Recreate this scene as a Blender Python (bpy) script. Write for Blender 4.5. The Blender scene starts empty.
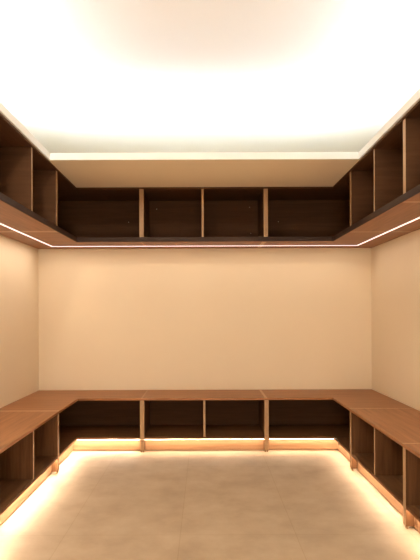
import bpy, bmesh, math
from mathutils import Vector, Matrix
C = bpy.context.scene.collection
S = bpy.context.scene

# ---------------------------------------------------------------- dimensions (metres)
HC = 1.149            # camera height
WX = 1.526           # half width of the room
YB = 4.766           # back wall
XF = 1.06            # front plane of the side runs
YF = 4.30            # front plane of the back run
BX0, BX1 = -0.523, 0.506      # ends of the straight unit on the back run
LY = (3.75, 3.22, 2.66)       # unit end / divider / unit end, left run
RY = (3.80, 3.275, 2.775)     # right run
SEAT, OB, OT = 0.45, 1.744, 2.195   # seat height, overhead bottom and top
CEIL, TRAY = 2.195, 2.60
YFRONT = -1.3
TRAYB = 3.543

# ---------------------------------------------------------------- materials
def nodes(name):
    m = bpy.data.materials.new(name); m.use_nodes = True
    nt = m.node_tree; return m, nt, nt.nodes['Principled BSDF']
def ramp(nt, fac, stops):
    r = nt.nodes.new('ShaderNodeValToRGB'); e = r.color_ramp.elements
    e[0].position, e[0].color = stops[0][0], (*stops[0][1], 1)
    e[1].position, e[1].color = stops[-1][0], (*stops[-1][1], 1)
    for p, c in stops[1:-1]:
        k = e.new(p); k.color = (*c, 1)
    nt.links.new(fac, r.inputs[0]); return r.outputs[0]
def wood(name, axis, dark, mid, light, rough=0.42, spec=.3):
    m, nt, b = nodes(name)
    tc = nt.nodes.new('ShaderNodeTexCoord'); mp = nt.nodes.new('ShaderNodeMapping')
    sc = [16.0, 16.0, 16.0]; sc[axis] = 0.9
    mp.inputs['Scale'].default_value = sc
    nt.links.new(tc.outputs['Object'], mp.inputs[0])
    n = nt.nodes.new('ShaderNodeTexNoise'); n.inputs['Scale'].default_value = 2.2
    n.inputs['Detail'].default_value = 7; n.inputs['Roughness'].default_value = .62
    n.inputs['Distortion'].default_value = .5
    nt.links.new(mp.outputs[0], n.inputs['Vector'])
    c = ramp(nt, n.outputs['Fac'], [(.28, dark), (.5, mid), (.74, light)])
    nt.links.new(c, b.inputs['Base Color'])
    bp = nt.nodes.new('ShaderNodeBump'); bp.inputs['Strength'].default_value = .06; bp.inputs['Distance'].default_value = .002
    nt.links.new(n.outputs['Fac'], bp.inputs['Height']); nt.links.new(bp.outputs[0], b.inputs['Normal'])
    b.inputs['Roughness'].default_value = rough; b.inputs['Specular IOR Level'].default_value = spec
    return m
WD = ((.20, .076, .025), (.30, .121, .042), (.39, .172, .066))
M = {'wx': wood('walnut_laminate_long', 0, *WD), 'wy': wood('walnut_laminate_deep', 1, *WD), 'wz': wood('walnut_laminate_tall', 2, *WD)}
ND = ((.072, .032, .0135), (.088, .039, .017), (.104, .047, .021))  # walnut darkened: shade inside the cabinets is put into the colour
M['rail'] = wood('shaded_rail_edge', 0, (.03, .014, .009), (.04, .019, .012), (.05, .024, .015), rough=.6)  # unlit front edge, its shade put into the near-black tone
M['nx'] = wood('shaded_walnut_long', 0, *ND, rough=.7, spec=.12); M['nz'] = wood('shaded_walnut_tall', 2, *ND, rough=.7, spec=.12)
M['ny'] = wood('shaded_walnut_deep', 1, *ND, rough=.7, spec=.12)
MD = ((.085, .036, .013), (.125, .054, .020), (.17, .076, .030))  # milder darkened walnut, carries the shade inside the benches
for k, a in (('mx', 0), ('my', 1), ('mz', 2)): M[k] = wood('half_shaded_walnut_' + k, a, *MD, rough=.6, spec=.15)
def plain(name, col, rough=.6, var=.04, scale=6, bump=0, metal=0):
    m, nt, b = nodes(name)
    tc = nt.nodes.new('ShaderNodeTexCoord')
    n = nt.nodes.new('ShaderNodeTexNoise'); n.inputs['Scale'].default_value = scale; n.inputs['Detail'].default_value = 4
    nt.links.new(tc.outputs['Object'], n.inputs['Vector'])
    c = ramp(nt, n.outputs['Fac'], [(.3, tuple(x*(1-var) for x in col)), (.7, tuple(min(1, x*(1+var)) for x in col))])
    nt.links.new(c, b.inputs['Base Color'])
    b.inputs['Roughness'].default_value = rough; b.inputs['Metallic'].default_value = metal
    if bump:
        k = nt.nodes.new('ShaderNodeTexNoise'); k.inputs['Scale'].default_value = 180
        nt.links.new(tc.outputs['Object'], k.inputs['Vector'])
        bp = nt.nodes.new('ShaderNodeBump'); bp.inputs['Strength'].default_value = bump; bp.inputs['Distance'].default_value = .001
        nt.links.new(k.outputs['Fac'], bp.inputs['Height']); nt.links.new(bp.outputs[0], b.inputs['Normal'])
    return m
M['wall'] = plain('cream_wall_paint', (.82, .69, .50), .75, .02, 1.6, .15)
M['ceil'] = plain('cream_ceiling_paint', (.92, .80, .60), .8, .015, 1.5, .1)
M['white'] = plain('white_ceiling_paint', (.93, .93, .92), .85, .01, 2)
M['edge'] = plain('lit_edge_tan', (.40, .235, .115), .45, .05, 30)  # panel front edges catching light, that brightness put into the tan
M['seam'] = plain('pale_seam_banding', (.50, .31, .17), .45, .05, 30)
M['alu'] = plain('anodised_aluminium', (.62, .56, .52), .4, .02, 20, 0, .8)
M['foot'] = plain('brass_brown_foot', (.30, .18, .08), .4, .05, 30)
M['cap'] = plain('pale_screw_cap', (.62, .50, .38), .5, .03, 30)
M['plinth'] = wood('honey_plinth_laminate', 0, (.21, .105, .048), (.27, .14, .065), (.33, .18, .088))
def emit(name, col, s):
    m, nt, b = nodes(name)
    b.inputs['Base Color'].default_value = (.9, .88, .85, 1)
    b.inputs['Emission Color'].default_value = (*col, 1); b.inputs['Emission Strength'].default_value = s
    return m
M['led_up'] = emit('led_diffuser_glow', (1, .76, .72), 1.6)
M['led_low'] = emit('warm_led_strip_glow', (1, .84, .66), 110)
M['led_dim'] = emit('dimmer_warm_led_strip_glow', (1, .80, .60), 62)
M['added_cove'] = emit('added_cove_glow', (.80, .92, 1), 88)  # glow of the added cove light
M['lamp'] = emit('downlight_glow', (1, .78, .54), 60)
def tile_mat():
    m, nt, b = nodes('matte_beige_vitrified_tile')
    tc = nt.nodes.new('ShaderNodeTexCoord'); mp = nt.nodes.new('ShaderNodeMapping')
    mp.inputs['Location'].default_value = (.132+.6*5, -3.9+1.2*6, 0)
    nt.links.new(tc.outputs['Object'], mp.inputs[0])
    br = nt.nodes.new('ShaderNodeTexBrick'); br.offset = 0; br.squash = 1
    br.inputs['Scale'].default_value = 1; br.inputs['Brick Width'].default_value = .6; br.inputs['Row Height'].default_value = 1.2
    br.inputs['Mortar Size'].default_value = .0022; br.inputs['Mortar Smooth'].default_value = .1
    br.inputs['Color1'].default_value = (1, 1, 1, 1); br.inputs['Color2'].default_value = (.95, .95, .95, 1)
    br.inputs['Mortar'].default_value = (.86, .83, .78, 1)
    nt.links.new(mp.outputs[0], br.inputs['Vector'])
    n = nt.nodes.new('ShaderNodeTexNoise'); n.inputs['Scale'].default_value = 3.5; n.inputs['Detail'].default_value = 9
    n.inputs['Roughness'].default_value = .65; nt.links.new(tc.outputs['Object'], n.inputs['Vector'])
    c = ramp(nt, n.outputs['Fac'], [(.3, (.33, .235, .15)), (.5, (.40, .29, .185)), (.7, (.45, .335, .22))])
    mx = nt.nodes.new('ShaderNodeMix'); mx.data_type = 'RGBA'; mx.blend_type = 'MULTIPLY'; mx.inputs[0].default_value = 1
    nt.links.new(c, mx.inputs[6]); nt.links.new(br.outputs['Color'], mx.inputs[7])
    nt.links.new(mx.outputs[2], b.inputs['Base Color'])
    b.inputs['Roughness'].default_value = .6; b.inputs['Specular IOR Level'].default_value = .3
    return m
M['tile'] = tile_mat()

# ---------------------------------------------------------------- mesh helpers
def box(bm, x0, x1, y0, y1, z0, z1, bev=.0008):
    t = bmesh.new()
    bmesh.ops.create_cube(t, size=1)
    for v in t.verts:
        v.co = Vector((x0 if v.co.x < 0 else x1, y0 if v.co.y < 0 else y1, z0 if v.co.z < 0 else z1))
    if bev: bmesh.ops.bevel(t, geom=t.edges[:], offset=bev, segments=1, affect='EDGES')
    merge(bm, t)
def prism(bm, pts, z0, z1, bev=.0008):
    t = bmesh.new()
    f = t.faces.new([t.verts.new((x, y, z0)) for x, y in pts])
    r = bmesh.ops.extrude_face_region(t, geom=[f])
    for v in r['geom']:
        if isinstance(v, bmesh.types.BMVert): v.co.z = z1
    bmesh.ops.recalc_face_normals(t, faces=t.faces[:])
    if bev: bmesh.ops.bevel(t, geom=t.edges[:], offset=bev, segments=1, affect='EDGES')
    merge(bm, t)
def disc(bm, x, y, z0, z1, r, r2=None, n=24):
    t = bmesh.new()
    bmesh.ops.create_cone(t, cap_ends=True, segments=n, radius1=r, radius2=r if r2 is None else r2, depth=z1-z0)
    for v in t.verts: v.co += Vector((x, y, (z0+z1)/2))
    merge(bm, t)
def merge(bm, t):
    me = bpy.data.meshes.new('tmp'); t.to_mesh(me); t.free(); bm.from_mesh(me); bpy.data.meshes.remove(me)
def obj(name, bm, mat, parent=None):
    me = bpy.data.meshes.new(name); bm.to_mesh(me); bm.free()
    me.materials.append(mat)
    o = bpy.data.objects.new(name, me); C.objects.link(o)
    if parent: o.parent = parent
    return o
def bx(name, mat, parent, *a, **k):
    bm = bmesh.new(); box(bm, *a, **k); return obj(name, bm, mat, parent)
def thing(name, label, cat, loc=(0, 0, 0), rz=0, group=None):
    o = bpy.data.objects.new(name, None); C.objects.link(o); o.empty_display_size = .1
    o.location = loc; o.rotation_euler = (0, 0, rz); o['label'] = label; o['category'] = cat
    if group: o['group'] = group
    return o
def struct(o): o['kind'] = 'structure'; return o

# ---------------------------------------------------------------- room
T = .12
struct(bx('floor', M['tile'], None, -WX-T, WX+T, YFRONT-T, YB+T, -.1, 0, bev=0))
struct(bx('wall_back', M['wall'], None, -WX-T, WX+T, YB, YB+T, 0, TRAY+.1, bev=0))
struct(bx('wall_left', M['wall'], None, -WX-T, -WX, YFRONT, YB, 0, TRAY+.1, bev=0))
struct(bx('wall_right', M['wall'], None, WX, WX+T, YFRONT, YB, 0, TRAY+.1, bev=0))
bm = bmesh.new()          # entrance wall behind the viewer, with a wide doorway added to let light in
box(bm, -WX-T, -1.0, YFRONT-T, YFRONT, 0, TRAY+.1, 0); box(bm, 1.0, WX+T, YFRONT-T, YFRONT, 0, TRAY+.1, 0)
box(bm, -1.0, 1.0, YFRONT-T, YFRONT, 2.15, TRAY+.1, 0)
struct(obj('wall_front', bm, M['wall']))
# cream dropped soffit over the back and side runs, raised white tray ceiling in the middle
bm = bmesh.new()
prism(bm, [(-WX, YFRONT), (-XF, YFRONT), (-XF, TRAYB), (XF, TRAYB), (XF, YFRONT), (WX, YFRONT), (WX, YB), (-WX, YB)], CEIL, CEIL+.03, bev=0)
o = struct(obj('ceiling', bm, M['ceil'])); 
bm = bmesh.new(); box(bm, -WX, WX, YFRONT, YB, TRAY, TRAY+.1, bev=0)
o = struct(obj('ceiling_tray', bm, M['white'])); o.name = 'ceiling.001'
# white trim lip round the tray
bm = bmesh.new()
box(bm, -XF, -XF+.012, YFRONT, TRAYB, CEIL, CEIL+.048)
box(bm, XF-.012, XF, YFRONT, TRAYB, CEIL, CEIL+.048)
box(bm, -XF+.012, XF-.012, TRAYB-.012, TRAYB, CEIL, CEIL+.048)
struct(obj('trim_1', bm, M['white']))

# ---------------------------------------------------------------- furniture
t_ = .018
def cell_dots(parent, pts):
    for x, z in pts:
        bm = bmesh.new()
        t = bmesh.new(); bmesh.ops.create_cone(t, cap_ends=True, segments=12, radius1=.004, radius2=.003, depth=.003)
        bmesh.ops.rotate(t, verts=t.verts, matrix=Matrix.Rotation(math.pi/2, 3, 'X'))
        for v in t.verts: v.co += Vector((x, D_-.0105, z))
        merge(bm, t); obj('screw_cap', bm, M['cap'], parent)
D_ = YB-YF

def overhead(name, label, loc, rz, L, mid, dep, dots=()):
    """straight open unit: local x along the run, front at y=0, back at y=dep, z=0 the underside"""
    h = OT-OB
    r = thing(name, label, 'overhead cabinet', loc, rz, 'open overhead cabinets')
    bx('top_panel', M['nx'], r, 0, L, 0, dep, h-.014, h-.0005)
    bx('bottom_panel', M['wx'], r, 0, L, .006, dep, 0, .018)
    bx('front_rail', M['rail'], r, 0, L, -.001, .0055, .0005, .038)
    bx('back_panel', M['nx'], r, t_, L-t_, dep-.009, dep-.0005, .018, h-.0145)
    for x in (0, L-t_): 
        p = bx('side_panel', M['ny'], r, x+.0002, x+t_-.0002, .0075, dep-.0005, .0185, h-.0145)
        bx('lit_edge', M['edge'], p, x+.0002, x+t_-.0002, .006, .0075, .0385, h-.0145, bev=.0004)
    p = bx('divider', M['ny'], r, mid-t_/2, mid+t_/2, .0095, dep-.0095, .0185, h-.0145)
    bx('lit_edge', M['edge'], p, mid-t_/2, mid+t_/2, .008, .0095, .0185, h-.0145, bev=.0004)
    bx('seam_strip', M['seam'], r, L-.03, L-.0005, .008, dep-.001, -.0006, .0002, bev=0)
    cell_dots(r, dots)
    return r

ZB0, ZB1, PT = .108, .128, .018     # carcass floor, thickness; seat slab
def bench(name, label, loc, rz, L, mid, dep, glow='led_low'):
    r = thing(name, label, 'bench cabinet', loc, rz, 'open bench cabinets')
    bx('seat_top', M['wx'], r, .0003, L-.0003, -.006, dep, SEAT-PT, SEAT, bev=.0012)
    bx('seam_strip', M['seam'], r, L-.014, L-.0006, -.005, dep-.001, SEAT-.0002, SEAT+.0006, bev=0)
    bx('bottom_panel', M['mx'], r, t_, L-t_, .002, dep, ZB0, ZB1)
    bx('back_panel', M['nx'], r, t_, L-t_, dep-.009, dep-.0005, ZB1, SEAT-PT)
    for x in (0, L-t_):
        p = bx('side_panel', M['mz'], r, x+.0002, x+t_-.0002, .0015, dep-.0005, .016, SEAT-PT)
        bx('lit_edge', M['edge'], p, x+.0002, x+t_-.0002, 0, .0015, .016, SEAT-PT, bev=.0004)
        bm = bmesh.new(); disc(bm, x+t_/2, .014, 0, .016, .0055, .006, 16); obj('foot', bm, M['foot'], r)
    p = bx('divider', M['mz'], r, mid-t_/2, mid+t_/2, .0055, dep-.0095, ZB1, SEAT-PT)
    bx('lit_edge', M['edge'], p, mid-t_/2, mid+t_/2, .004, .0055, ZB1, SEAT-PT, bev=.0004)
    bx('plinth', M['plinth'], r, t_, L-t_, .046, .062, .008, ZB0-.012)
    led = bx('led_strip', M[glow], r, t_+.004, L-t_-.004, .008, .022, ZB0-.002, ZB0-.0003, bev=0)
    led['label'] = 'warm glowing strip under the carcass'
    return r

def corner_pts(s, xe, ye, off=0, wall=0):
    """L outline in world xy; s=-1 left corner, +1 right"""
    w = WX-wall
    return [(s*w, YB-wall), (xe, YB-wall), (xe, YF+off), (s*(XF+off), YF+off), (s*(XF+off), ye), (s*w, ye)]
def corner(kind, name, label, s, xe, ye, dots=()):
    lo = kind == 'bench'
    cx, cy = s*WX, YB
    r = thing(name, label, 'bench cabinet' if lo else 'overhead cabinet', (cx, cy, 0 if lo else OB), 0,
              'open bench cabinets' if lo else 'open overhead cabinets')
    def P(name, mat, off, z0, z1, wall=0, parent=r, bev=.0008):
        bm = bmesh.new(); prism(bm, [(x-cx, y-cy) for x, y in corner_pts(s, xe, ye, off, wall)], z0, z1, bev); return obj(name, bm, mat, parent)
    def B(name, mat, x0, x1, y0, y1, z0, z1, parent=r, bev=.0008):
        x0, x1 = sorted((x0, x1)); return bx(name, mat, parent, x0-cx, x1-cx, y0-cy, y1-cy, z0, z1, bev=bev)
    i = -s                                    # inward x direction
    if lo: zt0, zt1, zb0, zb1 = SEAT-PT, SEAT, ZB0, ZB1
    else: zt0, zt1, zb0, zb1 = OT-OB-.014, OT-OB-.0005, 0, .018
    P('seat_top' if lo else 'top_panel', M['wx' if lo else 'nx'], -.006 if lo else 0, zt0, zt1, bev=.0012 if lo else .0008)
    P('bottom_panel', M['mx' if lo else 'wx'], .002 if lo else .006, zb0, zb1)
    # end panels: one across the back run (x = xe), one across the side run (y = ye)
    dz0 = .016 if lo else .0185
    sm = M['mz'] if lo else M['ny']
    e = .0015 if lo else .0075
    e0 = 0 if lo else .006
    p = B('side_panel', sm, xe+s*.0002, xe+s*t_, YF+e, YB-.0005, dz0, zt0)
    B('lit_edge', M['edge'], xe+s*.0002, xe+s*t_, YF+e0, YF+e, dz0 if lo else .0385, zt0, p, .0004)
    p = B('side_panel', sm if lo else M['nx'], s*(XF+e), s*(WX-.0005), ye+.0002, ye+t_, dz0, zt0)
    B('lit_edge', M['edge'], s*(XF+e0), s*(XF+e), ye+.0002, ye+t_, dz0 if lo else .0385, zt0, p, .0004)
    B('back_panel', M['nx'], xe+s*t_, s*(WX-.0005), YB-.009, YB-.0005, zb1, zt0)
    B('back_panel', M['ny'], s*(WX-.009), s*(WX-.0005), ye+t_, YB-.009, zb1, zt0)
    if lo:
        for (fx, fy) in ((xe+s*t_/2, YF+.014), (s*(XF+.014), ye+t_/2)):
            bm = bmesh.new(); disc(bm, fx-cx, fy-cy, 0, .016, .0055, .006, 16); obj('foot', bm, M['foot'], r)
        bm = bmesh.new()
        q = [(xe+s*t_, YF+.046), (s*(XF+.046), YF+.046), (s*(XF+.046), ye+t_), (s*(XF+.062), ye+t_), (s*(XF+.062), YF+.062), (xe+s*t_, YF+.062)]
        prism(bm, [(x-cx, y-cy) for x, y in q], .008, ZB0-.012); obj('plinth', bm, M['plinth'], r)
        q = [(xe+s*.022, YF+.008), (s*(XF+.008), YF+.008), (s*(XF+.008), ye+.022), (s*(XF+.022), ye+.022), (s*(XF+.022), YF+.022), (xe+s*.022, YF+.022)]
        bm = bmesh.new(); prism(bm, [(x-cx, y-cy) for x, y in q], ZB0-.002, ZB0-.0003, 0)
        obj('led_strip', bm, M['led_low' if s < 0 else 'led_dim'], r)['label'] = 'warm glowing strip under the carcass'
        B('seam_strip', M['seam'], s*(XF-.005), s*(WX-.001), ye+.0006, ye+.014, SEAT-.0002, SEAT+.0006, bev=0)
        B('seam_strip', M['seam'], xe+s*.0006, xe+s*.006, YF-.005, YB-.001, SEAT-.0002, SEAT+.0006, bev=0)
    else:
        bm = bmesh.new()
        q = [(xe, YF-.001), (s*(XF-.001), YF-.001), (s*(XF-.001), ye), (s*(XF+.0055), ye), (s*(XF+.0055), YF+.0055), (xe, YF+.0055)]
        prism(bm, [(x-cx, y-cy) for x, y in q], .0005, .038); obj('front_rail', bm, M['rail'], r)
        B('seam_strip', M['seam'], s*(XF+.008), s*(WX-.001), ye+.0005, ye+.03, -.0006, .0002, bev=0)
        B('seam_strip', M['seam'], xe+s*.0005, xe+s*.006, YF+.008, YB-.001, -.0006, .0002, bev=0)
        for x, z in dots:
            t = bmesh.new(); bmesh.ops.create_cone(t, cap_ends=True, segments=12, radius1=.004, radius2=.003, depth=.003)
            bmesh.ops.rotate(t, verts=t.verts, matrix=Matrix.Rotation(math.pi/2, 3, 'X'))
            for v in t.verts: v.co += Vector((x-cx, -.0105, z))
            obj('screw_cap', t, M['cap'], r)
    return r
def px(x, y): return ((x-205)/109.3, HC+(313.5-y)/109.3-OB)
LB = BX1-BX0
dm = [px(157, 209), px(250, 207.5), px(251, 233.5)]
overhead('overhead_cabinet', 'open two-bay dark wood overhead cabinet at the middle of the back wall', (BX0, YF, OB), 0, LB, (203-205)/121-BX0, D_, [(x-BX0, z) for x, z in dm])
bench('bench_cabinet', 'two-bay wooden bench cabinet at the middle of the back wall', (BX0, YF, 0), 0, LB, (204-205)/121-BX0, D_, 'led_dim')
corner('over', 'overhead_cabinet', 'open L-shaped overhead cabinet wrapping the left back corner', -1, BX0, LY[0], [px(129, 222)])
corner('over', 'overhead_cabinet', 'open L-shaped overhead cabinet wrapping the right back corner', 1, BX1, RY[0], [px(278.7, 222)])
corner('bench', 'bench_cabinet', 'L-shaped wooden bench cabinet filling the left back corner', -1, BX0, LY[0])
corner('bench', 'bench_cabinet', 'L-shaped wooden bench cabinet filling the right back corner', 1, BX1, RY[0])
DS = WX-XF
LL, LR = LY[0]-LY[2], RY[0]-RY[2]
# left run: local +x runs toward +Y, front faces +X  (rz = +90deg: local x -> +Y, local y -> -X)
overhead('overhead_cabinet', 'open overhead cabinet on the left wall, adjoining the left corner cabinet', (-XF, LY[2], OB), math.pi/2, LL, LY[1]-LY[2], DS)
bench('bench_cabinet', 'wooden bench cabinet along the left wall, adjoining the left corner bench', (-XF, LY[2], 0), math.pi/2, LL, LY[1]-LY[2], DS)
# right run: local x -> -Y, local y -> +X
overhead('overhead_cabinet', 'open overhead cabinet on the right wall, adjoining the right corner cabinet', (XF, RY[0], OB), -math.pi/2, LR, RY[0]-RY[1], DS)
bench('bench_cabinet', 'wooden bench cabinet along the right wall, adjoining the right corner bench', (XF, RY[0], 0), -math.pi/2, LR, RY[0]-RY[1], DS, 'led_dim')
overhead('overhead_cabinet', 'open overhead cabinet on the right wall, nearest the viewer at the frame edge', (XF, RY[2], OB), -math.pi/2, LR, LR/2, DS)
bench('bench_cabinet', 'wooden bench cabinet along the right wall, nearest the viewer at the frame edge', (XF, RY[2], 0), -math.pi/2, LR, LR/2, DS, 'led_dim')
overhead('overhead_cabinet', 'open overhead cabinet on the left wall, nearest the viewer at the frame edge', (-XF, LY[2]-LL, OB), math.pi/2, LL, LL/2, DS)
bench('bench_cabinet', 'wooden bench cabinet along the left wall, nearest the viewer at the frame edge', (-XF, LY[2]-LL, 0), math.pi/2, LL, LL/2, DS)

# ---------------------------------------------------------------- U-shaped LED profile under the overhead run
r = thing('led_profile_light', 'thin U-shaped glowing LED line set under the overhead cabinets', 'light', (0, 4.55, OB), 0)
def ushape(x, y, w, ye):
    return [(-x-w, ye), (-x-w, y+w), (x+w, y+w), (x+w, ye), (x-w, ye), (x-w, y-w), (-x+w, y-w), (-x+w, ye)]
bm = bmesh.new(); prism(bm, [(a, b-4.55) for a, b in ushape(1.335, 4.55, .010, 1.75)], -.0035, -.0008, 0); obj('profile', bm, M['alu'], r)
bm = bmesh.new(); prism(bm, [(a, b-4.55) for a, b in ushape(1.335, 4.55, .0055, 1.76)], -.0065, -.0034, 0); obj('diffuser', bm, M['led_up'], r)

# cove light added to whiten the raised ceiling, hidden behind the lip
r = thing('added_cove_light', 'added white cove light running round the raised ceiling ledge', 'light', (0, 3.7, CEIL+.03), 0)
def cove(w0, w1, z0, z1, mat, name):
    bm = bmesh.new(); y = 3.7
    box(bm, -1.2-w1, -1.2-w0, -1.1-y, 3.68-y, z0, z1, 0); box(bm, 1.2+w0, 1.2+w1, -1.1-y, 3.68-y, z0, z1, 0)
    box(bm, -1.18, 1.18, 3.68+w0-y, 3.68+w1-y, z0, z1, 0); obj(name, bm, mat, r)
cove(-.012, .012, .0005, .01, M['alu'], 'channel'); cove(-.009, .009, .01, .016, M['added_cove'], 'diffuser')

# recessed downlights above the entrance side of the room
def downlight(x, y, lab):
    r = thing('downlight', lab, 'light', (x, y, TRAY), 0, 'recessed ceiling downlights')
    bm = bmesh.new(); disc(bm, 0, 0, -.006, -.0005, .075, .08, 32); obj('bezel', bm, M['white'], r)
    bm = bmesh.new(); disc(bm, 0, 0, -.009, -.006, .06, .06, 32); obj('lens', bm, M['lamp'], r)
downlight(-.75, 1.5, 'round ceiling downlight left of centre'); downlight(.55, 1.5, 'round ceiling downlight right of centre')

def area(name, loc, size, power, col, rot=(0, 0, 0)):
    l = bpy.data.lights.new(name, 'AREA'); l.shape = 'DISK'; l.size = size; l.energy = power; l.color = col
    o = bpy.data.objects.new(name, l); C.objects.link(o); o.location = loc; o.rotation_euler = rot; return o
area('downlight_beam_a', (-.75, 1.5, TRAY-.02), .12, 27, (1, .82, .62), (math.radians(22), 0, 0))
area('downlight_beam_b', (.55, 1.5, TRAY-.02), .12, 2, (1, .82, .62), (math.radians(22), 0, 0))
# uplight added low outside the doorway to brighten soffit and walls
area('added_uplight', (.1, YFRONT-.3, .4), 1.4, 82, (1, .84, .66), (math.radians(136), 0, 0))
# what the LED profile gives off, one narrow lamp along each of its three legs
def led_lamp(name, loc, length, power, rz):
    l = bpy.data.lights.new(name, 'AREA'); l.shape = 'RECTANGLE'; l.size = length; l.size_y = .004; l.energy = power; l.color = (1, .84, .70)
    o = bpy.data.objects.new(name, l); C.objects.link(o); o.location = loc; o.rotation_euler = (0, 0, rz)
led_lamp('led_profile_lamp_back', (0, 4.55, OB-.0075), 2.66, 2.8, 0)
led_lamp('led_profile_lamp_left', (-1.335, 3.16, OB-.0075), 2.75, 7.5, math.pi/2)
led_lamp('led_profile_lamp_right', (1.335, 3.16, OB-.0075), 2.75, 2.4, math.pi/2)

# ---------------------------------------------------------------- world, camera
w = bpy.data.worlds.new('world'); S.world = w; w.use_nodes = True
w.node_tree.nodes['Background'].inputs[0].default_value = (1, .85, .7, 1); w.node_tree.nodes['Background'].inputs[1].default_value = .1
cam = bpy.data.cameras.new('camera'); co = bpy.data.objects.new('camera', cam); C.objects.link(co)
cam.sensor_fit = 'HORIZONTAL'; cam.sensor_width = 36; cam.lens = 36*520/420
cam.shift_x = (210-205)/420; cam.shift_y = (313.5-280)/420
co.location = (0, 0, HC); co.rotation_euler = (math.pi/2, math.radians(0.2), 0)
S.camera = co
S.view_settings.view_transform = 'Standard'; S.view_settings.look = 'None'; S.view_settings.gamma = 1
S.view_settings.use_curve_mapping = False; S.view_settings.exposure = 0
